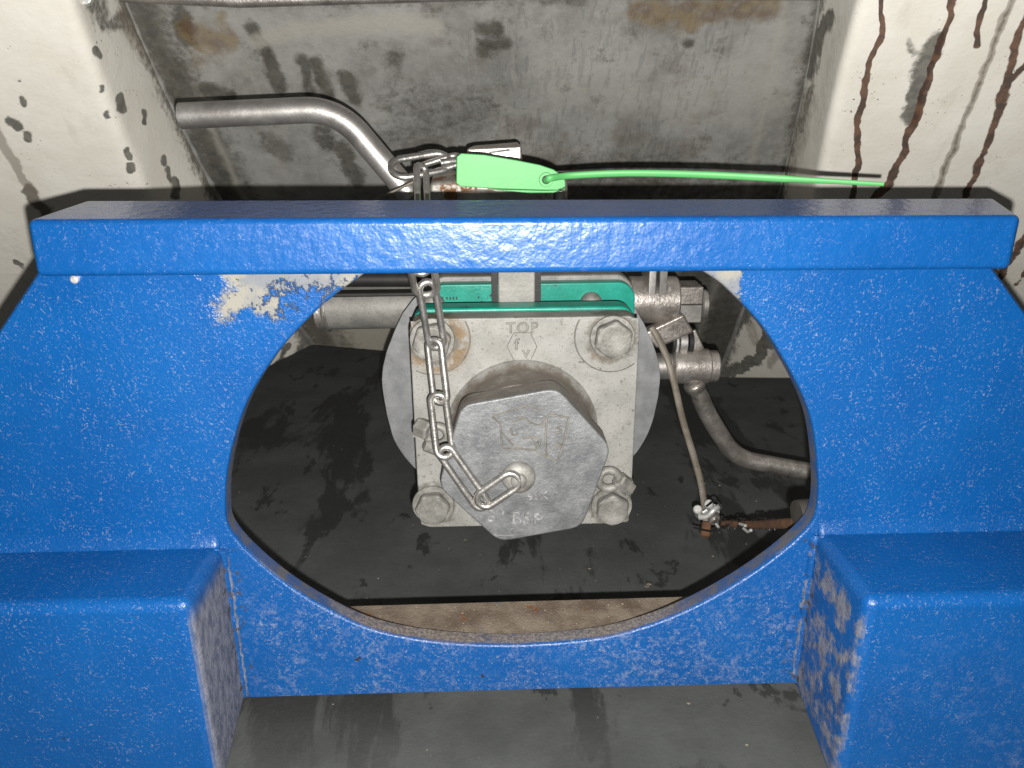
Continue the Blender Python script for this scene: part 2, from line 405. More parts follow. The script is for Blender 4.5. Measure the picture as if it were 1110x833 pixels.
def text_outline(name, s, size, loc, mat, parent, r=.0003, rotz=0, raised=0):
    cu = bpy.data.curves.new(name, 'FONT'); cu.body = s; cu.size = size; cu.align_x = 'CENTER'; cu.align_y = 'CENTER'
    cu.fill_mode = 'BOTH' if raised else 'NONE'; cu.extrude = raised; cu.bevel_depth = r; cu.space_character = 1.12; cu.bevel_resolution = 1; cu.resolution_u = 4
    tmp = bpy.data.objects.new(name + '_curve', cu); COL.objects.link(tmp)
    bpy.context.view_layer.update()
    me = bpy.data.meshes.new_from_object(tmp.evaluated_get(bpy.context.evaluated_depsgraph_get()))
    bpy.data.objects.remove(tmp); bpy.data.curves.remove(cu)
    me.name = name; me.transform(Matrix.Translation(Vector(loc) - parent_origin(parent)) @ Matrix.Rotation(rotz, 4, 'Y') @ Matrix.Rotation(R(90), 4, 'X'))
    me.materials.clear(); me.materials.append(mat)
    o = bpy.data.objects.new(name, me); COL.objects.link(o); o.parent = parent
    return o

# ------------------------------------------------------------------ key places of the valve
AX = Vector((.0255, 0, GZ - .240))           # axis of the valve
CAPC = PY(570, 505, .50)
BOLTS = [PY(468, 371, .552), PY(665, 368, .552), PY(469, 551, .552), PY(664, 552, .552)]

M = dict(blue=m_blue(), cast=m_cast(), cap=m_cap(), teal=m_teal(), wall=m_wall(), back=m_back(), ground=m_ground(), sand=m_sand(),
    lever=m_steel('stainless_pipe', (.42, .40, .38), (.58, .56, .54), .36, .85, 0, 40, 700, .0002, grime_dark=.25),
    oldsteel=m_steel('dull_brown_steel', (.40, .365, .335), (.58, .545, .51), .33, .8, .05, 60, 600, .0007, grime_dark=.4),
    chain=m_steel('zinc_chain', (.42, .405, .385), (.58, .56, .535), .30, .88, .08, 120, 900, .0004, grime_dark=.3),
    bolt=m_steel('bolt_steel', (.21, .205, .185), (.33, .32, .30), .5, .3, .2, 90, 500, .0007, grime_dark=.4, rc=(.26, .14, .05)),
    disc=m_steel('zinc_sheet', (.21, .214, .222), (.30, .304, .31), .52, .25, 0, 50, 400, .0004, grime_dark=.2),
    grey=m_steel('grey_casting', (.20, .195, .185), (.30, .29, .275), .5, .35, .1, 60, 400, .0006, grime_dark=.35),
    stem=m_steel('stem_steel', (.23, .225, .21), (.32, .31, .29), .5, .3, .16, 40, 500, .0006, grime_dark=.2, rc=(.30, .19, .07)),
    dark=m_plain('black_rubber', (.015, .014, .013), .6),
    rust=m_steel('rusted_rod', (.20, .095, .04), (.10, .05, .028), .8, 0, .2, 90, 400, .001, grime_dark=.35),
    bright=m_plain('bright_zinc', (.6, .6, .58), .35, .5, .1),
    seal=m_plain('green_plastic', (.095, .40, .12), .5, 0, .04, 30, .00015),
    mark=m_plain('grimed_lettering', (.17, .16, .14), .7, 0, .3, 120),
    capmark=m_plain('worn_raised_mark', (.27, .27, .275), .4, .3, .5, 200),
    strap=m_steel('brown_strap', (.15, .13, .10), (.24, .215, .18), .5, .3, .1, 60, 400, .0005, grime_dark=.4),
    stub=m_steel('dark_stub', (.022, .021, .018), (.045, .04, .034), .6, .2, .3, 60, 400, .0008, grime_dark=.5),
    rusty=m_steel('rust_stained_steel', (.30, .28, .25), (.42, .40, .37), .45, .4, .6, 70, 400, .001, grime_dark=.4),
    gritm=m_plain('grit', (.22, .19, .15), .9, 0, .7, 300),
    wirep=m_plain('black_wire', (.02, .02, .02), .4))

# ------------------------------------------------------------------ the ground
g = MB().addm([(-60, -60, 0), (60, -60, 0), (60, 60, 0), (-60, 60, 0)], [(0, 1, 2, 3)]).build('ground', M['ground'])
g['kind'] = 'structure'

# ------------------------------------------------------------------ recess behind the valve: a grey back panel between two cream sides
def quad3(a, b, c, s):                       # s in 0..1, middle point at .5
    return a * (2 * (s - .5) * (s - 1)) + b * (-4 * s * (s - 1)) + c * (2 * s * (s - .5))
def sheet(cols, nu, nv, soft, name, mat, parent, strokes, extra=None):
    """cols: (three pixels down one fold line, depth in front of the back plane)"""
    C = []
    for (a, b, c), off in cols:
        A, B, Cc = (np.array(PB(*p, off)) for p in (a, b, c))
        s = np.linspace(0, 1, nv)[:, None]; C.append(quad3(A, B, Cc, s))
    C = np.array(C); seglen = [np.linalg.norm(C[i + 1] - C[i], axis=1).mean() for i in range(len(C) - 1)]
    cum = np.concatenate([[0], np.cumsum(seglen)]); u = np.linspace(0, cum[-1], nu); G = np.zeros((nu, nv, 3))
    for k in range(3):
        for j in range(nv): G[:, j, k] = np.interp(u, cum, C[:, j, k])
    if soft:
        w = max(1, int(soft / (cum[-1] / nu)))
        for _ in range(2):
            Q = G.copy()
            for i in range(w, nu - w): Q[i] = G[i - w:i + w + 1].mean(axis=0)
            G = Q
    pts = G.reshape(-1, 3); m = MB()
    rt = np.array(ROT); d = (pts - np.array(CAMLOC)) @ rt
    px = CX + FPX * d[:, 0] / -d[:, 2]; py = CY - FPX * d[:, 1] / -d[:, 2]
    fs = [(i * nv + j, (i + 1) * nv + j, (i + 1) * nv + j + 1, i * nv + j + 1) for i in range(nu - 1) for j in range(nv - 1)]
    m.addm(pts.tolist(), fs); o = m.build(name, mat, parent, smooth=80)
    fr1 = [mnoise.noise_vector(Vector(p) * 55) for p in pts]; fr2 = [mnoise.noise_vector(Vector(p) * 170) for p in pts]
    px0, py0 = px, py
    px = px + np.array([a.x * 3.0 + b.x * 1.6 for a, b in zip(fr1, fr2)]); py = py + np.array([a.y * 3.5 + b.y * 2 for a, b in zip(fr1, fr2)])
    wv = np.array([1 + .5 * a.z + .22 * b.z for a, b in zip(fr1, fr2)])
    amt = {k: np.zeros(len(px)) for k in ('grime_dark', 'drip', 'haze', 'cream')}
    for kind, pl, w, a in strokes:
        best = np.full(len(px), 1e9)
        if len(pl) == 1: pl = pl + [(pl[0][0] + .01, pl[0][1])]
        for (x0, y0), (x1, y1) in zip(pl[:-1], pl[1:]):
            dx, dy = x1 - x0, y1 - y0; t = np.clip(((px - x0) * dx + (py - y0) * dy) / (dx * dx + dy * dy), 0, 1)
            best = np.minimum(best, np.hypot(px - x0 - t * dx, py - y0 - t * dy))
        amt[kind] = np.maximum(amt[kind], a * np.clip(1.35 - best / (w * np.maximum(.35, wv)) * .85, 0, 1))
    if extra: extra(px, py, amt)
    for k, v in amt.items():
        at = o.data.attributes.new(k, 'FLOAT', 'POINT'); at.data.foreach_set('value', v.astype(np.float32))
    q = o.modifiers.new('solid', 'SOLIDIFY'); q.thickness = .004; q.offset = -1
    return o
recess = thing('tank_recess', 'stained grey back panel between cream painted side walls behind the blue frame', 'recess', (0.02, .95, .10))
LC = [(116, -40), (237, 215), (338, 372)]; RC = [(896, -40), (845, 215), (778, 408)]
def edge_grime_shade(px, py, amt):
    def lx(c):
        (x0, y0), (x1, y1), (x2, y2) = c
        return np.where(py < y1, x0 + (x1 - x0) * (py - y0) / (y1 - y0), x1 + (x2 - x1) * (py - y1) / (y2 - y1))
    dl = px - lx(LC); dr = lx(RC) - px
    amt['grime_dark'] = np.maximum(amt['grime_dark'], 1.05 * np.clip(1 - np.abs(dl - 16) / 52, 0, 1))
    amt['grime_dark'] = np.maximum(amt['grime_dark'], .9 * np.clip(1 - np.abs(dr) / 16, 0, 1))
    amt['haze'] = np.maximum(amt['haze'], .6 * np.clip(1 - np.abs(dr - 38) / 16, 0, 1))
    amt['haze'] = np.maximum(amt['haze'], .7 * np.clip(1 - np.abs(dl - 30) / 12, 0, 1) * (py > 130))
    amt['cream'] = np.clip((py - 326 - np.maximum(0, px - 430) * .2) / 14, 0, 1)
    amt['grime_dark'] = np.maximum(amt['grime_dark'], np.clip((px - 690) / 60, 0, 1) * np.clip((py - 270) / 20, 0, 1))  # lower right: shadow and black stain painted together into the colour
    amt['grime_dark'] = np.maximum(amt['grime_dark'], .55 * np.clip(1 - py / 14, 0, 1) * (px < 640))
bs = [('grime_dark', [(198, 16), (200, 40)], 12, 1), ('grime_dark', [(187, 74), (189, 92)], 11, 1), ('grime_dark', [(222, 94), (250, 102)], 8, 1),
    ('grime_dark', [(274, 27), (288, 50), (303, 90)], 8, 1), ('grime_dark', [(328, 60), (336, 96)], 8, .9), ('grime_dark', [(343, 65), (356, 100)], 9, 1),
    ('grime_dark', [(375, 80), (386, 106)], 9, 1), ('grime_dark', [(372, 158), (386, 190)], 9, 1.05), ('grime_dark', [(350, 142), (356, 156)], 11, .8),
    ('grime_dark', [(292, 150), (310, 162)], 12, .7), ('grime_dark', [(520, 28), (540, 28)], 8, .95), ('grime_dark', [(525, 50), (545, 46)], 10, .95),
    ('grime_dark', [(430, 110), (520, 120)], 32, .52), ('grime_dark', [(420, 150), (470, 140)], 28, .5), ('grime_dark', [(745, 45)], 8, .9), ('grime_dark', [(425, 58), (430, 64)], 9, .7),
    ('grime_dark', [(150, 30), (190, 150)], 8, .6), ('grime_dark', [(560, 190), (860, 200)], 34, .6), ('grime_dark', [(480, 205), (900, 206)], 14, .6),  # last two: darker bands just above the beam
    ('drip', [(205, 30), (235, 42), (248, 40)], 14, 1.0), ('drip', [(748, 22)], 10, 1.5), ('drip', [(690, 10), (760, 9), (835, 5)], 15, .85), ('drip', [(738, 26), (756, 22)], 10, .7), ('drip', [(752, 128)], 8, .55),
    ('drip', [(240, 18), (252, 36)], 10, .7), ('drip', [(212, 50), (215, 68)], 10, .55),
    ('haze', [(280, 40), (330, 28), (420, 22), (470, 26)], 12, .75), ('haze', [(250, 62), (300, 130), (300, 190)], 22, .4), ('haze', [(600, 80), (700, 110), (830, 90)], 40, .45)]
sheet([(LC, 0), ([(506, -40), (540, 215), (556, 390)], 0), (RC, 0)], 330, 190, 0, 'back_panel', M['back'], recess, bs, edge_grime_shade)
ls = [('grime_dark', [(27, 107)], 5, 1), ('grime_dark', [(12, 128), (20, 134)], 6, 1), ('grime_dark', [(30, 145)], 5, 1), ('grime_dark', [(22, 83)], 3, .8),
    ('haze', [(-30, 95), (0, 145), (20, 180), (50, 228), (90, 300)], 5, 1.1), ('grime_dark', [(30, 200), (50, 226)], 6, .85),  # crease of the sheet: its groove shade painted as a dark line
    ('grime_dark', [(99, 52), (102, 60)], 3, 1), ('grime_dark', [(125, 103), (128, 120)], 4.5, 1.05), ('grime_dark', [(150, 122), (151, 132)], 3, 1),
    ('grime_dark', [(134, 160), (137, 168)], 2.6, 1), ('grime_dark', [(139, 174), (141, 182)], 2.6, 1), ('grime_dark', [(178, 184), (180, 196)], 3.5, .95),
    ('grime_dark', [(186, 194), (187, 212)], 4.5, 1.1), ('grime_dark', [(173, 168), (174, 176)], 3, .9), ('grime_dark', [(105, 90), (107, 96)], 2.4, .9), ('grime_dark', [(116, 118), (117, 124)], 2.4, .8),
    ('grime_dark', [(17, 281), (24, 285)], 4, .9), ('grime_dark', [(100, 5), (108, 26), (140, 22)], 13, .62), ('grime_dark', [(180, 104), (182, 112)], 4, .8),
    ('haze', [(128, 20), (190, 110), (232, 200)], 12, .75), ('haze', [(0, 250), (40, 300)], 26, .35),
    ('grime_dark', [(330, 362), (318, 388)], 4, .8), ('grime_dark', [(310, 372), (300, 392)], 4, .8), ('drip', [(336, 330), (337, 345)], 4, .6)]
LF = [(62, -40), (158, 215), (250, 415)]
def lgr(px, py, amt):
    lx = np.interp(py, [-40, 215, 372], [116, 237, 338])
    amt['grime_dark'] = np.maximum(amt['grime_dark'], 1.0 * np.clip(1 - np.abs(px - lx) / 30, 0, 1))
sheet([([(-260, -40), (-260, 215), (-240, 430)], .11), (LF, .085), (LC, 0)], 300, 240, .006, 'side_wall', M['wall'], recess, ls, lgr)
rs = [('drip', [(955, -20), (955, 35), (945, 60), (938, 85), (935, 108), (928, 130), (930, 160), (927, 185), (920, 230)], 3.7, 1.1),
    ('drip', [(1034, -20), (1027, 20), (1018, 45), (1010, 68), (999, 104), (985, 140), (977, 165), (967, 188), (945, 215)], 4.3, 1.1),
    ('drip', [(1069, -10), (1060, 16), (1057, 30), (1058, 46)], 4.2, .9), ('grime_dark', [(1014, 40), (1000, 70), (990, 105), (985, 122)], 10, .85),
    ('grime_dark', [(985, 38), (988, 52)], 6, .55), ('haze', [(1098, -10), (1055, 100), (1010, 213)], 3.2, 1.5), ('grime_dark', [(1098, -10), (1055, 100), (1010, 213)], 2.2, .62), ('grime_dark', [(1010, 213), (985, 260)], 4, .7),  # long double line: crease shade painted into the colour, not folded
    ('drip', [(1112, 10), (1098, 50), (1090, 88), (1080, 118), (1066, 160), (1050, 200), (1040, 225)], 5.2, .85), ('drip', [(1112, 66), (1096, 84), (1088, 100)], 5, .8),
    ('drip', [(1120, 235), (1090, 285), (1075, 310)], 5, .8), ('drip', [(1130, 265), (1100, 305)], 4, .7), ('grime_dark', [(905, 15), (893, 40), (880, 80)], 9, .8), ('grime_dark', [(885, 95), (872, 140)], 5, .6),
    ('haze', [(878, 110), (858, 180)], 14, .7), ('haze', [(918, 20), (890, 150)], 10, .4), ('grime_dark', [(780, 408), (805, 396), (825, 385), (836, 362)], 7, 1.05), ('grime_dark', [(765, 330), (800, 345), (815, 318)], 14, 1),  # last stroke: the shadowed, blackened patch painted into the colour
    ('grime_dark', [(783, 350), (800, 372)], 8, .45), ('haze', [(815, 350), (822, 372)], 8, .6), ('haze', [(845, 380), (838, 392)], 6, .7)]
RF = [(948, -40), (886, 215), (862, 408)]
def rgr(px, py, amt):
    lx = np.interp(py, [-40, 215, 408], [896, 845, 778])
    amt['grime_dark'] = np.maximum(amt['grime_dark'], 1.0 * np.clip(1 - np.abs(px - lx) / 18, 0, 1))
sheet([(RC, 0), (RF, .085), ([(1360, -40), (1350, 215), (1320, 420)], .11)], 330, 240, .006, 'side_wall', M['wall'], recess, rs, rgr)
# rough weld down each inner corner, steel lip along the top
for c in (LC, RC):
    A, B, Cc = (np.array(PB(*p, .004)) for p in c); pts = [Vector(quad3(A, B, Cc, s)) + Vector((random.uniform(-1, 1) * .0007, 0, 0)) for s in np.linspace(0, 1, 60)]
    MB().tube(pts, [.0035 + random.uniform(-.0005, .0005) for _ in pts], 10).build('weld_bead', M['back'], recess, smooth=60)
MB().tube([PB(60, -9, .01), PB(260, 1, .01), PB(560, -8, .01), PB(920, -7, .01)], .0055, 12).build('top_lip', M['oldsteel'], recess, smooth=60)
MB().lathe([(0, .006), (.003, .006), (.004, .004)], PB(93, -2, .07), (0, -1, .3), 16).build('rivet', M['bright'], recess, smooth=40)

# ------------------------------------------------------------------ blue frame
fr = thing('blue_frame', 'blue painted steel frame plate with oval opening, top beam and two box feet', 'frame', (.018, .42, 0))
Yf, Yb = .405, .461
fr_pts = [PY(27, 239, Yf), PY(1108, 234, Yf), PY(1095, 293, Yf), PY(38, 301, Yf)]
bt = PY(93, 217, Yb), PY(1079, 214.5, Yb)
zb = (fr_pts[2].z + fr_pts[3].z) / 2
bk_pts = [bt[0], bt[1], Vector((bt[1].x, Yb, zb)), Vector((bt[0].x, Yb, zb))]
MB().hexa(fr_pts + bk_pts).build('beam', M['blue'], fr, bevel=.0035, seg=4)
YP = .42; TH = .012
hole = [(395, 297), (366, 318), (338, 342), (300, 384), (266, 440), (248, 500), (244, 545), (250, 577), (290, 618), (340, 653), (400, 682), (470, 696), (555, 700),
        (640, 694), (700, 680), (760, 655), (822, 618), (872, 577), (886, 550), (886, 500), (878, 450), (858, 405), (828, 356), (793, 318), (766, 297), (700, 262), (570, 240), (450, 262)]
hp = [PY(*p, YP) for p in hole]
hp = spline(hp + [hp[0]], 6)[:-1]
outer = [PY(46, 287, YP), PY(-62, 450, YP), PY(-62, 600, YP), PY(-62, 757, YP), PY(270, 756, YP), PY(850, 743, YP), PY(1180, 740, YP), PY(1185, 440, YP), PY(1071, 283, YP)]
zl = (outer[4].z + outer[5].z) / 2
for i in (3, 4, 5, 6): outer[i].z = zl
cen = Vector((.018, YP, GZ - .19))
def hit(poly, ang):
    d = Vector((math.cos(ang), math.sin(ang))); best = None
    for a, b in zip(poly, poly[1:] + poly[:1]):
        ax, az = a.x - cen.x, a.z - cen.z; ex, ez = b.x - a.x, b.z - a.z
        den = d.x * ez - d.y * ex
        if abs(den) < 1e-12: continue
        t = (ax * ez - az * ex) / den; u = (ax * d.y - az * d.x) / den
        if t > 0 and -1e-6 <= u <= 1 + 1e-6 and (best is None or t > best): best = t
    return best
angs = sorted([2 * math.pi * k / 240 for k in range(240)] + [math.atan2(p.z - cen.z, p.x - cen.x) % (2 * math.pi) for p in outer])
rows = []
bv = .002
for a in angs:
    rh, ro = hit(hp, a), hit(outer, a)
    pr = [(ro - .0015, YP), (rh + bv, YP), (rh + bv * .62, YP + bv * .08), (rh + bv * .29, YP + bv * .29), (rh + bv * .08, YP + bv * .62), (rh, YP + bv), (rh, YP + TH), (ro, YP + TH), (ro, YP + .0015)]
    rows.append([Vector((cen.x + math.cos(a) * r, y, cen.z + math.sin(a) * r)) for r, y in pr])
m = MB(); n = len(rows); k = len(rows[0])
m.addm([p for r in rows for p in r], [(i * k + j, ((i + 1) % n) * k + j, ((i + 1) % n) * k + (j + 1) % k, i * k + (j + 1) % k) for i in range(n) for j in range(k)])
m.build('hole_plate', M['blue'], fr, smooth=40)
zft = PY(140, 593, YP).z
def foot(x_in, x_out, yfront):
    x0, x1 = min(x_in, x_out), max(x_in, x_out)
    bm = MB().hexa([(x0, yfront, zft), (x1, yfront, zft), (x1, yfront, zl - .021), (x0, yfront, zl - .021), (x0, YP + .004, zft), (x1, YP + .004, zft), (x1, YP + .004, zl - .001), (x0, YP + .004, zl - .001)])
    return bm.build('box_foot', M['blue'], fr, bevel=.007, seg=5)
xl, xr = PZ(206, 655, zft).x - .0015, .1985
lab(foot(xl, -.36, PZ(120, 655, zft).y), 'box foot with thick grey dust on its inner side')
foot(xr, .42, PZ(1000, 649, zft).y)
def weld(x0, x1, y, z, h, d):                # concave fillet between plate and foot
    m = MB(); N = 70; S = 9
    for i in range(N):
        x = x0 + (x1 - x0) * i / (N - 1); w = (1 + random.uniform(-.05, .05)) * min(1, .7 + (N - 1 - abs(2 * i - N + 1)) / 2 / 10.0)
        for j in range(S):
            t = j / (S - 1); q = t * math.pi / 2
            m.v.append(Vector((x, y - d * w * (1 - math.sin(q)) , z + h * w * (1 - math.cos(q)))))
    m.f += [(i * S + j, (i + 1) * S + j, (i + 1) * S + j + 1, i * S + j + 1) for i in range(N - 1) for j in range(S - 1)]
    return m
weld(-.40, xl - .001, YP + .001, zft - .0012, .022, .007).build('weld_seam', M['blue'], fr, smooth=80, thick=.002)
weld(xr + .001, .46, YP + .001, zft - .0012, .022, .007).build('weld_seam', M['blue'], fr, smooth=80, thick=.002)
for x, sx in ((xl, 1), (xr, -1)):             # weld down the inner corner of each foot
    pts = [Vector((x - sx * .0012 + random.uniform(-.0005, .0005), YP + .0012, z)) for z in np.linspace(zl + .003, zft - .002, 40)]
    MB().tube(pts, [.0042 + random.uniform(-.0008, .0008) for _ in pts], 12).build('weld_seam', M['blue'], fr, smooth=60)
# ledge behind the opening's lower lip
zled = PY(560, 699, YP).z - .003
la, lb = PZ(386, 655, zled), PZ(737, 648, zled)
MB().hexa([(-.15, YP + TH + .0005, zled), (.19, YP + TH + .0005, zled), (.19, YP + TH + .0005, zled - .006), (-.15, YP + TH + .0005, zled - .006),
           (-.15, la.y - .002, zled), (.19, lb.y + .002, zled), (.19, lb.y + .002, zled - .006), (-.15, la.y - .002, zled - .006)]).build('ledge', M['sand'], fr, bevel=.001, seg=2)
MB().lathe([(0, .0022), (.002, .0022), (.003, .0012)], PY(82, 302.5, YP), (0, -1, 0), 14).build('screw', M['bright'], fr, smooth=40)
c = PY(873, 556, .448)
MB().lathe([(0, .0062), (0, .0082), (.002, .0085), (.05, .0085)], c + Vector((-.006, 0, 0)), (1, .12, .0), 28).build('pipe_stub', M['stub'], fr, smooth=40)

# ------------------------------------------------------------------ discharge valve
va = thing('discharge_valve', 'square grey flanged tank outlet valve with hexagonal cap inside the blue opening', 'valve', (AX.x, .6, AX.z - .13))
def rsq(cx, cz, hx, hz, r, y, n=8):
    out = []
    for sx, sz, a0 in ((1, 1, 0), (-1, 1, 90), (-1, -1, 180), (1, -1, 270)):
        for i in range(n + 1):
            a = R(a0 + 90 * i / n); out.append(Vector((cx + sx * (hx - r) + r * math.cos(a), y, cz + sz * (hz - r) + r * math.sin(a))))
    return out
tl, tr, blp, brp = PY(444, 348, .56), PY(691, 341, .56), PY(454, 572, .56), PY(686, 568, .56)
cx = (tl.x + tr.x + blp.x + brp.x) / 4; cz = (tl.z + tr.z + blp.z + brp.z) / 4; hx = (tr.x - tl.x + brp.x - blp.x) / 4; hz = (tl.z + tr.z - blp.z - brp.z) / 4
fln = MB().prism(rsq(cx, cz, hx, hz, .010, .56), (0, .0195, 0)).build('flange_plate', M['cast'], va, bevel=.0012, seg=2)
rim = [p for p in rsq(cx, cz + .0012, hx - .0006, hz + .0012, .012, .5797)]
MB().prism(rim, (0, .019, 0)).build('gasket_plate', M['teal'], va, bevel=.002, seg=3)
# spot faces round the bolts, cut off at the plate's edge
for i, b in enumerate(BOLTS):
    rad = .0275 if i < 2 else .021; pts = []
    for q in range(64):
        a = 2 * math.pi * q / 64; x = b.x + rad * math.cos(a); z = b.z + rad * math.sin(a)
        pts.append(Vector((min(max(x, cx - hx + .0015), cx + hx - .0015), .5592, min(max(z, cz - hz + .0015), cz + hz - .0015))))
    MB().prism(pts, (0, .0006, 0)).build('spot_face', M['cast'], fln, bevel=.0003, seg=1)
    arc = [p + Vector((0, .0006, 0)) for p in pts if cx - hx + .002 < p.x < cx + hx - .002 and cz - hz + .002 < p.z < cz + hz - .002]
    arc.sort(key=lambda p: math.atan2((p.z - b.z) * 1.0, (p.x - b.x)) if i in (0, 2) else math.atan2((p.z - b.z), -(p.x - b.x)))
    if i < 2: MB().tube(arc, .0008, 6).build('scribed_arc', M['mark'], fln, smooth=60)
    bo = MB().lathe([(0, .0162), (.0015, .0166), (.0028, .0162)], (b.x, .5593, b.z), (0, -1, 0), 40).build('washer', M['bolt'], va, smooth=40)
    rh = .0150 if i < 2 else .0142; rot = R([12, 22, 5, 28][i])
    hexp = [Vector((b.x + rh * math.cos(rot + k * math.pi / 3), .5565, b.z + rh * math.sin(rot + k * math.pi / 3))) for k in range(6)]
    o = MB().prism(hexp, (0, -.0085, 0)).build('bolt_head', M['bolt'], va, bevel=.0022, seg=3)
    MB().lathe([(0, rh * .83), (.0006, rh * .82), (.0009, rh * .74), (.0006, rh * .55), (.0003, .003)], (b.x, .5479, b.z), (0, -1, 0), 36).build('chamfer_face', M['bolt'], o, smooth=50)
# neck and cap
MB().lathe([(0, .0585), (.003, .0575), (.006, .0545), (.012, .0535), (.0400, .0535)], (CAPC.x, .5598, CAPC.z), (0, -1, 0), 72).build('neck', M['cast'], va, smooth=40)
hexpx = [(500, 440), (604, 421), (663, 486), (631, 572), (541, 588), (475, 528)]
hv = [PY(*p, .50) for p in hexpx]; cut = []
for i in range(6):
    a, b, c_ = hv[i - 1], hv[i], hv[(i + 1) % 6]
    rr_ = .0085
    d0 = (a - b).normalized(); d1 = (c_ - b).normalized()
    for q in range(5):
        t = q / 4; cut.append(b + d0 * rr_ * (1 - t) ** 2 + d1 * rr_ * t ** 2)
cap = MB().prism(cut, (0, .0205, 0)).build('hex_cap', M['cap'], va, bevel=.0014, seg=3)
kn = PY(562, 517, .499)
MB().lathe([(0, .0115), (.002, .012), (.0045, .0112), (.0062, .0088), (.0072, .0058), (.0084, .0056), (.0098, .0046), (.0106, .0025), (.0108, .0006)], (kn.x, .5, kn.z), (0, -1, 0), 40).build('rivet_knob', M['bolt'], cap, smooth=50)
def K(x, y): p = PY(480 + x / 4.63, 410 + y / 4.63, .4999); return p
logo = [[(245, 190), (310, 172), (420, 140), (455, 142), (490, 162)], [(350, 220), (408, 196), (440, 226), (490, 238), (515, 215), (528, 182), (632, 198), (605, 330), (576, 418), (470, 372)],
        [(250, 192), (290, 230), (296, 350), (470, 360)], [(300, 275), (345, 330), (400, 350)], [(340, 250), (350, 290), (380, 280)], [(400, 300), (455, 296), (492, 302), (480, 345)], [(445, 300), (462, 330), (470, 355)],
        [(520, 210), (516, 300), (520, 400)], [(598, 240), (572, 246), (600, 268), (572, 276)], [(560, 322), (596, 332), (592, 346), (552, 338)]]
mk = MB()
for s_ in logo: mk.tube(bend([K(*p) for p in s_], .002, 4), .00075, 6)
mk.build('cast_emblem', M['mark'], cap, smooth=60)
text_outline('cast_lettering', '3" BSP', .0135, PY(558, 562, .4998), M['capmark'], cap, .0002, rotz=R(6), raised=.0006)
text_outline('cast_lettering', '95K', .0085, PY(583, 538, .4998), M['capmark'], cap, .00015, rotz=R(-4), raised=.0005)
# marks on the flange
text_outline('top_lettering', 'TOP', .0115, PY(566, 356, .5599), M['mark'], fln, .0003, rotz=R(0))
hx6 = [(557, 361), (575, 361), (582, 376), (575, 391), (557.5, 391.5), (549.5, 376)]
MB().tube([PY(*p, .5599) for p in hx6], .00035, 6, closed=True).build('hexagon_mark', M['mark'], fln, smooth=60)
text_outline('mark_letter', 'f', .0125, PY(560, 374, .5599), M['mark'], fln, .00028)
text_outline('mark_letter', 'v', .0125, PY(570, 382.5, .5599), M['mark'], fln, .00028)
# body behind the flange
pa, pb = PY(463, 309, .627), PY(689, 309, .627)
MB().prism(rsq((pa.x + pb.x) / 2, AX.z, (pb.x - pa.x) / 2, pa.z - AX.z, .014, .627), (0, .012, 0)).build('body_plate', M['teal'], va, bevel=.0012, seg=2)
MB().prism(rsq((pa.x + pb.x) / 2, AX.z, (pb.x - pa.x) / 2 + .001, pa.z - AX.z + .004, .016, .6395), (0, .018, 0)).build('body_plate', M['grey'], va, bevel=.002, seg=2)
MB().lathe([(0, .06), (.12, .06)], (AX.x, .598, AX.z), (0, 1, 0), 48).build('body_barrel', M['grey'], va, smooth=40)
for px_, py_ in ((470, 331), (641, 329)):
    b = PY(px_, py_, .624); MB().lathe([(0, .009), (.006, .009), (.009, .007), (.0105, .003)], (b.x, .6268, b.z), (0, -1, 0), 24).build('bolt_head', M['bolt'], va, smooth=40)
tm = MB()
for x_, w_ in ((462, 3), (467, 4), (473, 2), (479, 4), (484.5, 2), (488, 2), (491.5, 2), (495, 2)):
    p = PY(x_, 323.5, .6268); tm.box(p.x - w_ * .0003, p.x + w_ * .0003, .6264, .6268, p.z - .0011, p.z + .0011)
tm.build('stamped_marks', M['dark'], va)
s0, s1 = PY(540, 331, .606), PY(580, 331, .606)
MB().box(s0.x, s1.x, .604, .622, s0.z - .012, GZ - .10).build('stem_post', M['stem'], va, bevel=.0015, seg=2)
MB().box(s0.x - .005, s0.x - .0003, .612, .625, s0.z - .01, GZ - .11).build('stem_spacer', M['dark'], va)
MB().box(s1.x + .0003, s1.x + .005, .612, .625, s0.z - .01, GZ - .11).build('stem_spacer', M['dark'], va)
# dished sheet behind
dl, dr = PY(413, 415, .68), PY(714, 415, .68)
DC = Vector(((dl.x + dr.x) / 2, .68, PY(560, 425, .68).z)); DR = (dr.x - dl.x) / 2
m = MB(); seg = 120
ring = []
for q in range(seg):
    a = 2 * math.pi * q / seg; w = 1 + .010 * math.sin(3 * a + 1) + .006 * math.sin(11 * a) + random.uniform(-.002, .002)
    ring.append(DC + Vector((math.cos(a) * DR * w, .0015 * math.sin(5 * a), math.sin(a) * DR * w)))
m.prism(ring, (0, .0025, 0)).build('shield_disc', M['disc'], va, bevel=.0006, seg=1)
# side pipes
def cyl(p, q, r, name, mat, par, cham=.0015, seg=36):
    d = q - p; L = d.length
    return MB().lathe([(0, r - cham), (cham, r), (L - cham, r), (L, r - cham)], p, d, seg).build(name, mat, par, smooth=40)
p0, p1 = PY(352, 333, .735), PY(520, 330, .735)
cyl(p0, p1, .0215, 'side_pipe', M['stem'], va)
cyl(PY(343, 336, .735), PY(353, 335.5, .735), .0195, 'pipe_end_cap', M['oldsteel'], va)
cyl(PY(354, 335.3, .735), PY(358, 335.2, .735), .0222, 'pipe_end_ring', M['lever'], va)
MB().box(p0.x + .012, p0.x + .10, .70, .715, p0.z + .0175, p0.z + .021).build('pipe_bracket', M['dark'], va, bevel=.001)
cyl(PY(365, 303, .72), PY(520, 303, .72), .007, 'upper_pipe', M['dark'], va)
bar = [PY(365, 300, .70), PY(470, 300, .70)]
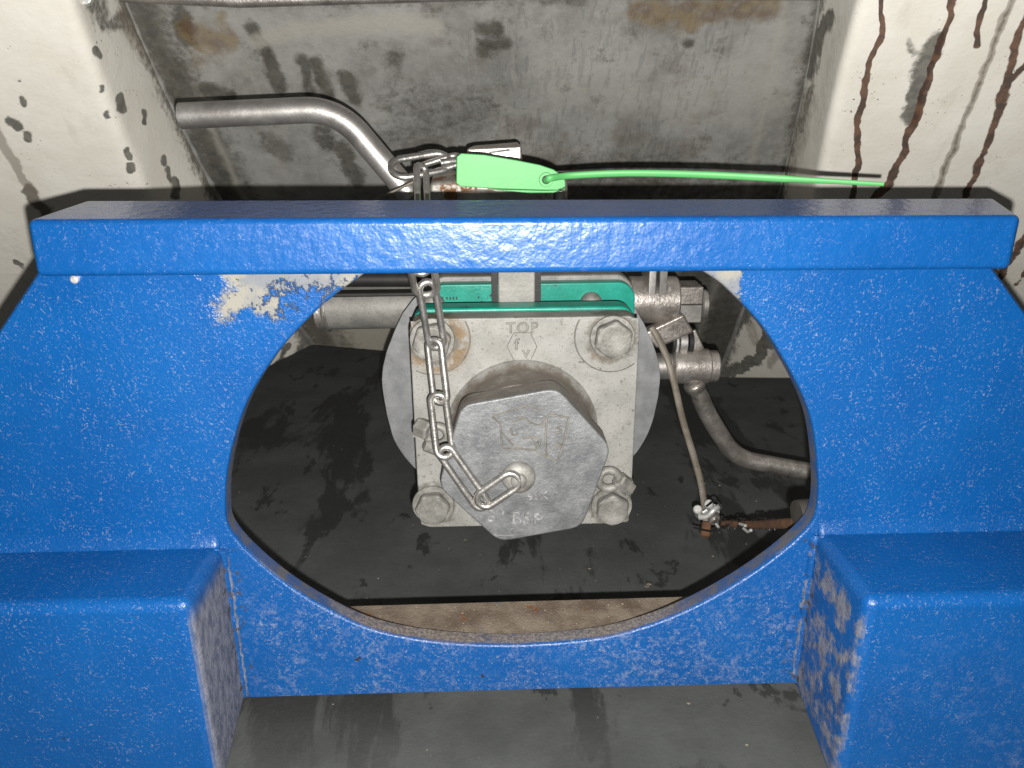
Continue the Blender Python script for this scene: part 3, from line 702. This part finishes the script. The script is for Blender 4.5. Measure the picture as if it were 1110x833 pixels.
for x0_, x1_, y0_, y1_, mat_ in ((703, 711.5, 290, 331, 'lever'), (714.5, 723, 290, 339, 'grey')):
    a, b = PY(x0_, (y0_ + y1_) / 2, .70), PY(x1_, (y0_ + y1_) / 2, .70)
    zt, zb2 = PY(x0_, y0_, .70).z, PY(x0_, y1_, .70).z
    MB().box(a.x, b.x, .70, .735, zb2, zt + .02).build('coupling_flange', M[mat_], va, bevel=.001, seg=2)
cyl(PY(680, 325, .72), PY(733, 325, .72), .022, 'coupling_barrel', M['oldsteel'], va)
cyl(PY(724, 331, .705), PY(731, 331, .705), .0075, 'coupling_nut', M['bright'], va, seg=6)
cyl(PY(723, 315, .705), PY(728, 315, .705), .0035, 'coupling_nut', M['bright'], va, seg=6)
a, b = PY(730, 312, .715), PY(760, 350, .715)
MB().box(a.x, b.x, .715, .745, b.z, PY(730, 331, .715).z - .0004).build('coupling_block', M['grey'], va, bevel=.001)
MB().box(a.x, b.x, .715, .745, PY(730, 331, .715).z + .0004, a.z).build('coupling_block', M['oldsteel'], va, bevel=.001)
cyl(PY(758, 330, .73), PY(766, 330, .73), .014, 'coupling_cap', M['lever'], va)
# lever pipe at the top, with hub
lev = MB()
lp = bend([PY(196, 126, .64), PY(366, 118, .64), PY(446, 213, .64)], .026, 14)
lp = lp[:1] + [lp[0].lerp(lp[1], .5)] + lp[1:]
lv = MB().tube(lp, .0096, 32).build('lever_pipe', M['lever'], va, smooth=50)
e0 = lp[0]; ex = (lp[1] - lp[0]).normalized()
MB().lathe([(0, .0073), (.0003, .0073)], e0 - ex * .0004, ex, 32).build('pipe_mouth', M['oldsteel'], lv)
hubc = PY(520, 205, .655)
MB().lathe([(-.035, .030), (-.02, .032), (0, .03), (.004, .022)], hubc, (0, 0, 1), 32).build('lever_hub', M['oldsteel'], va, smooth=40)
MB().hexa([PY(466, 199, .63), PY(600, 190, .63), PY(600, 230, .63), PY(462, 232, .63), PY(470, 184, .665), PY(600, 184, .665), PY(600, 230, .665), PY(470, 232, .665)]).build('lever_plate', M['rusty'], va, bevel=.003)
MB().hexa([PY(506, 161, .655), PY(566, 158, .655), PY(566, 190, .655), PY(506, 190, .655), PY(512, 158, .69), PY(562, 154, .69), PY(562, 190, .69), PY(512, 190, .69)]).build('lever_clamp', M['oldsteel'], va, bevel=.002)
MB().hexa([PY(530, 166, .648), PY(553, 163, .648), PY(554, 185, .648), PY(530, 185, .648), PY(530, 164, .656), PY(553, 161, .656), PY(554, 185, .656), PY(530, 185, .656)]).build('clamp_nut', M['bright'], va, bevel=.001)
cyl(PY(607, 186, .64), PY(607, 230, .64), .006, 'stop_pin', M['oldsteel'], va)
# safety lugs at the cap's sides
def lug(c, ang, s, parts):
    ca, sa = math.cos(ang), math.sin(ang)
    q = lambda x, z, y=0: Vector((c.x + (x * ca - z * sa) * s, c.y + y, c.z + (x * sa + z * ca) * s))
    m = MB(); rg = [q(.0075 * math.cos(t), .0075 * math.sin(t)) for t in [2 * math.pi * k / 20 for k in range(20)]]
    m.tube(rg, .0032 * s, 10, closed=True)
    m.addm(*prism_data([q(.009, .006), q(.018, .004), q(.018, -.007), q(.008, -.007)], (0, .006, 0)))
    o = m.build('safety_lug', M['bolt'], va, smooth=50); return q
def prism_data(pts, vec):
    m = MB().prism(pts, vec); return m.v, m.f
q = lug(PY(660, 520, .548), R(-20), 1.05, None)
cyl(PY(670, 519, .546), PY(683, 531, .550), .0068, 'lug_nut', M['bolt'], va, seg=6)
q = lug(PY(474, 472, .548), R(170), 1.0, None)
cyl(PY(452, 462, .552), PY(466, 468, .546), .0078, 'lug_nut', M['bolt'], va, seg=6)
cyl(PY(460, 482, .545), PY(476, 488, .548), .005, 'lug_pin', M['bolt'], va)

# ------------------------------------------------------------------ chain of the cap
ch = thing('cap_chain', 'steel link chain hanging from the lever down to the cap knob', 'chain', (PY(470, 400, .53).x, .53, PY(470, 560, .53).z))
def link(a, b, w, r, nrm):
    """stadium link whose wire centre line runs from a to b, w wide, lying in the plane with normal nrm"""
    a, b = Vector(a), Vector(b); ax = (b - a).normalized(); n_ = Vector(nrm); n_ = (n_ - ax * n_.dot(ax)).normalized(); sd = ax.cross(n_)
    h = w / 2; pts = []
    for i in range(13):
        t = math.pi * i / 12; pts.append(b - ax * h + ax * h * math.sin(t) + sd * h * math.cos(t))
    for i in range(13):
        t = math.pi * i / 12; pts.append(a + ax * h - ax * h * math.sin(t) - sd * h * math.cos(t))
    return MB().tube(pts, r, 12, closed=True).build('chain_link', M['chain'], ch, smooth=60)
lk = [((457, 288, .500), (463, 320, .520), .0150, (0, -1, .2)), ((462, 306, .518), (474, 377, .529), .0108, (.25, -1, 0)), ((470, 369, .526), (478, 437, .520), .0105, (-.35, -1, 0)),
      ((474, 428, .521), (483, 496, .4945), .0110, (.25, -1, 0)), ((480, 486, .4955), (525, 550, .4925), .0098, (-.15, -1, .3)), ((519, 546, .4915), (561, 517, .4915), .0130, (.1, -1, .1))]
for a, b, w, nrm in lk: link(PY(*a), PY(*b), w, .0025, nrm)
link(PY(457, 230, .555), PY(457, 297, .505), .0105, .0022, (0, -1, .2))
link(PY(456.5, 180, .592), PY(459, 242, .562), .0088, .0024, (.75, -1, 0))
link(PY(424, 185, .598), PY(488, 174, .612), .0195, .0023, (.08, -.75, 1))
link(PY(452, 187, .604), PY(500, 172, .612), .0120, .0024, (-.1, -1, 1.6))
MB().tube(spline([PY(455, 168.5, .628), PY(465, 166, .626), PY(476, 166.5, .624), PY(484, 170, .622), PY(488, 176, .62)], 6), .0026, 12).build('chain_link', M['chain'], ch, smooth=60)
MB().tube(spline([PY(478, 177, .60), PY(490, 175, .602), PY(502, 174, .605)], 6), .0026, 12).build('chain_link', M['chain'], ch, smooth=60)
MB().tube(spline([PY(405, 218, .60), PY(428, 207, .603), PY(449, 197, .606)], 6), .0011, 10).build('tie_wire', M['strap'], ch, smooth=60)

# ------------------------------------------------------------------ green seal
se = thing('security_seal', 'light green plastic tag seal with long thin tail above the blue beam', 'seal', PY(550, 212, .60))
pl = [(495, 170), (500, 166.5), (525, 168), (560, 174), (585, 179), (600, 184), (610, 191), (613, 197), (613, 203), (604, 206.5), (590, 206.5), (540, 205), (499, 202.5), (494.5, 199)]
sb = MB().prism([PY(*p, .585) for p in pl], (0, .003, 0)).build('seal_tag', M['seal'], se, bevel=.0007, seg=2)
lpz = [(528, 205.2), (590, 206.9), (608, 206.4), (613, 203.5), (612, 206), (600, 209.5), (575, 209.8)]
MB().prism([PY(x, y, .5855) for x, y in lpz], (0, .0045, 0)).build('seal_rim', M['seal'], se, bevel=.0005)
e = PY(592, 195, .5845)
MB().lathe([(0, .0028), (0, .0052), (.0012, .0049), (.0012, .0031), (0, .0028)], e, (0, -1, 0), 28).build('seal_eyelet', M['seal'], sb, smooth=40)
MB().lathe([(0, .0027), (.0004, .0027)], e, (0, -1, 0), 20).build('eyelet_hole', M['dark'], sb)
tp = spline([PY(591, 196, .582), PY(597, 193.5, .578), PY(620, 190.5, .585), (PY(680, 188, .580)), PY(760, 189.5, .565), PY(860, 194.5, .545), PY(958, 200, .527)], 10)
MB().tube(tp, [.0021 + (.0004 if 5 < i < 50 else 0) - (.0009 * max(0, i - 50) / 12) for i in range(len(tp))], 12, flat=(1.0, .55), up=(0, -.2, 1)).build('seal_tail', M['seal'], se, smooth=60)

# ------------------------------------------------------------------ bent lever on the right
rl = thing('shutoff_lever', 'bent steel lever with round hub right of the grey flange', 'lever', PY(760, 520, .70))
cyl(PY(727, 397, .70), PY(768, 397, .70), .0165, 'hub_sleeve', M['oldsteel'], rl)
cyl(PY(766, 397, .70), PY(777.5, 397, .70), .0150, 'hub_sleeve', M['oldsteel'], rl)
cyl(PY(690, 397, .70), PY(728, 397, .70), .0125, 'hub_spindle', M['lever'], rl)
ap = bend([PY(750, 405, .695), PY(764, 445, .70), PY(797, 497, .705), PY(905, 516, .70)], .022, 10)
MB().tube(ap, [.0086 - (.0008 if i < 2 else 0) for i in range(len(ap))], 24).build('lever_arm', M['oldsteel'], rl, smooth=50)
cc = ap[2]; MB().lathe([(-.004, .0088), (-.002, .0105), (.002, .0102), (.006, .0086)], PY(753, 418, .697), PY(764, 445, .70) - PY(750, 405, .695), 24).build('weld_bead', M['oldsteel'], rl, smooth=50)
MB().hexa([PY(697, 362, .69), PY(741, 341, .69), PY(752, 360, .69), PY(712, 378, .69), PY(695, 357, .715), PY(738, 337, .715), PY(752, 360, .715), PY(712, 378, .715)]).build('lever_block', M['oldsteel'], rl, bevel=.002)
for x_, w_, mt in ((728, 3, 'dark'), (732, 2.5, 'bright'), (739, 8, 'lever'), (747, 5, 'dark')):
    a, b = PY(x_ - w_ / 2, 371, .705), PY(x_ + w_ / 2, 371, .705); cyl(a, b, .012, 'spring_washer', M[mt], rl, .0004)
MB().hexa([PY(744, 362, .705), PY(754, 358, .705), PY(766, 384, .705), PY(756, 388, .705), PY(744, 360, .72), PY(754, 356, .72), PY(766, 384, .72), PY(756, 388, .72)]).build('lever_tab', M['oldsteel'], rl, bevel=.001)

# ------------------------------------------------------------------ strap with clamp, rusty rod
st = thing('steel_strap', 'thin curved brown steel strap with bright wire clamp at its lower end', 'strap', PY(766, 580, .66))
sp_ = spline([PY(706, 355, .683), PY(713, 366, .680), PY(723, 388, .676), PY(730, 412, .67), PY(740, 455, .665), (PY(752, 495, .66)), PY(760, 525, .655), PY(764, 552, .65)], 8)
MB().tube(sp_, .0031, 12, flat=(.45, 1), up=(0, -1, .25)).build('strap_band', M['strap'], st, smooth=60)
cl = MB().hexa([PY(757, 557, .640), PY(775, 545, .640), PY(782, 556, .640), PY(764, 568, .640), PY(757, 557, .655), PY(775, 545, .655), PY(782, 556, .655), PY(764, 568, .655)]).build('wire_clamp', M['bright'], st, bevel=.003)
for a, b in (((756, 552), (758, 558)), ((768, 546), (770, 552))):
    cyl(PY(*a, .634), PY(*b, .648), .0042, 'clamp_nut', M['bright'], cl, .001, 10)
MB().tube(spline([PY(758, 561, .637), PY(766, 560, .634), PY(774, 553, .634), PY(780, 549, .64)], 6), .0026, 10).build('clamp_bar', M['bright'], cl, smooth=60)
cyl(PY(772, 558, .642), PY(776, 566, .634), .0058, 'clamp_bolt', M['oldsteel'], cl)
cyl(PY(766, 566, .64), PY(764, 582, .63), .0044, 'clamp_bolt', M['rust'], cl)
rd = thing('rusty_rod', 'rusty orange rod with twisted black wire behind lower right rim of opening', 'rod', PY(820, 575, .53))
rp = spline([PY(782, 568, .640), PY(815, 569, .58), PY(845, 568, .51), PY(872, 567, .455)], 8)
MB().tube(rp, [.0030 + .0010 * i / len(rp) for i in range(len(rp))], 16).build('rod_bar', M['rust'], rd, smooth=50)
def twist(x0, x1, ph, r):
    pts = []
    for i in range(60):
        t = i / 59; c = rp[min(int(t * .62 * len(rp)), len(rp) - 1)]; k = t * .62 * (len(rp) - 1); i0 = int(k); c = rp[i0].lerp(rp[i0 + 1], k - i0)
        a = t * 34 + ph; rr = .0045 + .0012 * math.sin(t * 17 + ph); pts.append(c + Vector((0, math.cos(a), math.sin(a))) * rr)
    return pts
MB().tube(twist(0, 1, 0, 1), .0009, 8).build('binding_wire', M['wirep'], rd, smooth=60)
MB().tube(twist(0, 1, 2.4, 1), .0008, 8).build('binding_wire', M['wirep'], rd, smooth=60)
for pts in ([(776, 562), (782, 572), (790, 570)], [(800, 571), (808, 576), (812, 573)], [(783, 560), (778, 572), (770, 576), (752, 572)], [(766, 549), (776, 543), (783, 552)]):
    MB().tube(spline([PY(x, y, .628 - (x - 760) * .0011) for x, y in pts], 6), .0009, 8).build('loose_wire', M['wirep'], rd, smooth=60)
for pts in ([(806, 573), (811, 577), (814, 575)], [(776, 568), (779, 572)], [(802, 568), (808, 570)]):
    MB().tube([PY(x, y, .625 - (x - 760) * .0013) for x, y in pts], .0013, 8).build('wire_end', M['bright'], rd, smooth=60)

# ------------------------------------------------------------------ grit lying about on the ledge and the floor
def grit(name, mat, spots):
    m = MB()
    for p, r in spots:
        vs = [Vector(v) * r * random.uniform(.6, 1.25) + p for v in ((1, 0, .1), (-1, .1, 0), (0, 1, 0), (.1, -1, .1), (0, 0, .8), (0, 0, -.5))]
        m.addm(vs, [(0, 2, 4), (2, 1, 4), (1, 3, 4), (3, 0, 4), (2, 0, 5), (1, 2, 5), (3, 1, 5), (0, 3, 5)])
    o = m.build(name, mat); o['kind'] = 'stuff'; return o
gs = []
for _ in range(70):
    x = random.uniform(-.10, .14); gs.append((Vector((x, random.uniform(YP + .013, YP + .047), zled + .0004)), random.choice((.0004, .0005, .0006, .0009))))
for _ in range(130):
    gs.append((Vector((random.uniform(-.35, .4), random.uniform(.25, 1.0), .0006)), random.choice((.0006, .0008, .001, .0016))))
gs.append((PZ(701, 636, .001), .0032)); gs.append((PZ(703, 634, .002), .0025))
grit('grit', M['gritm'], gs)
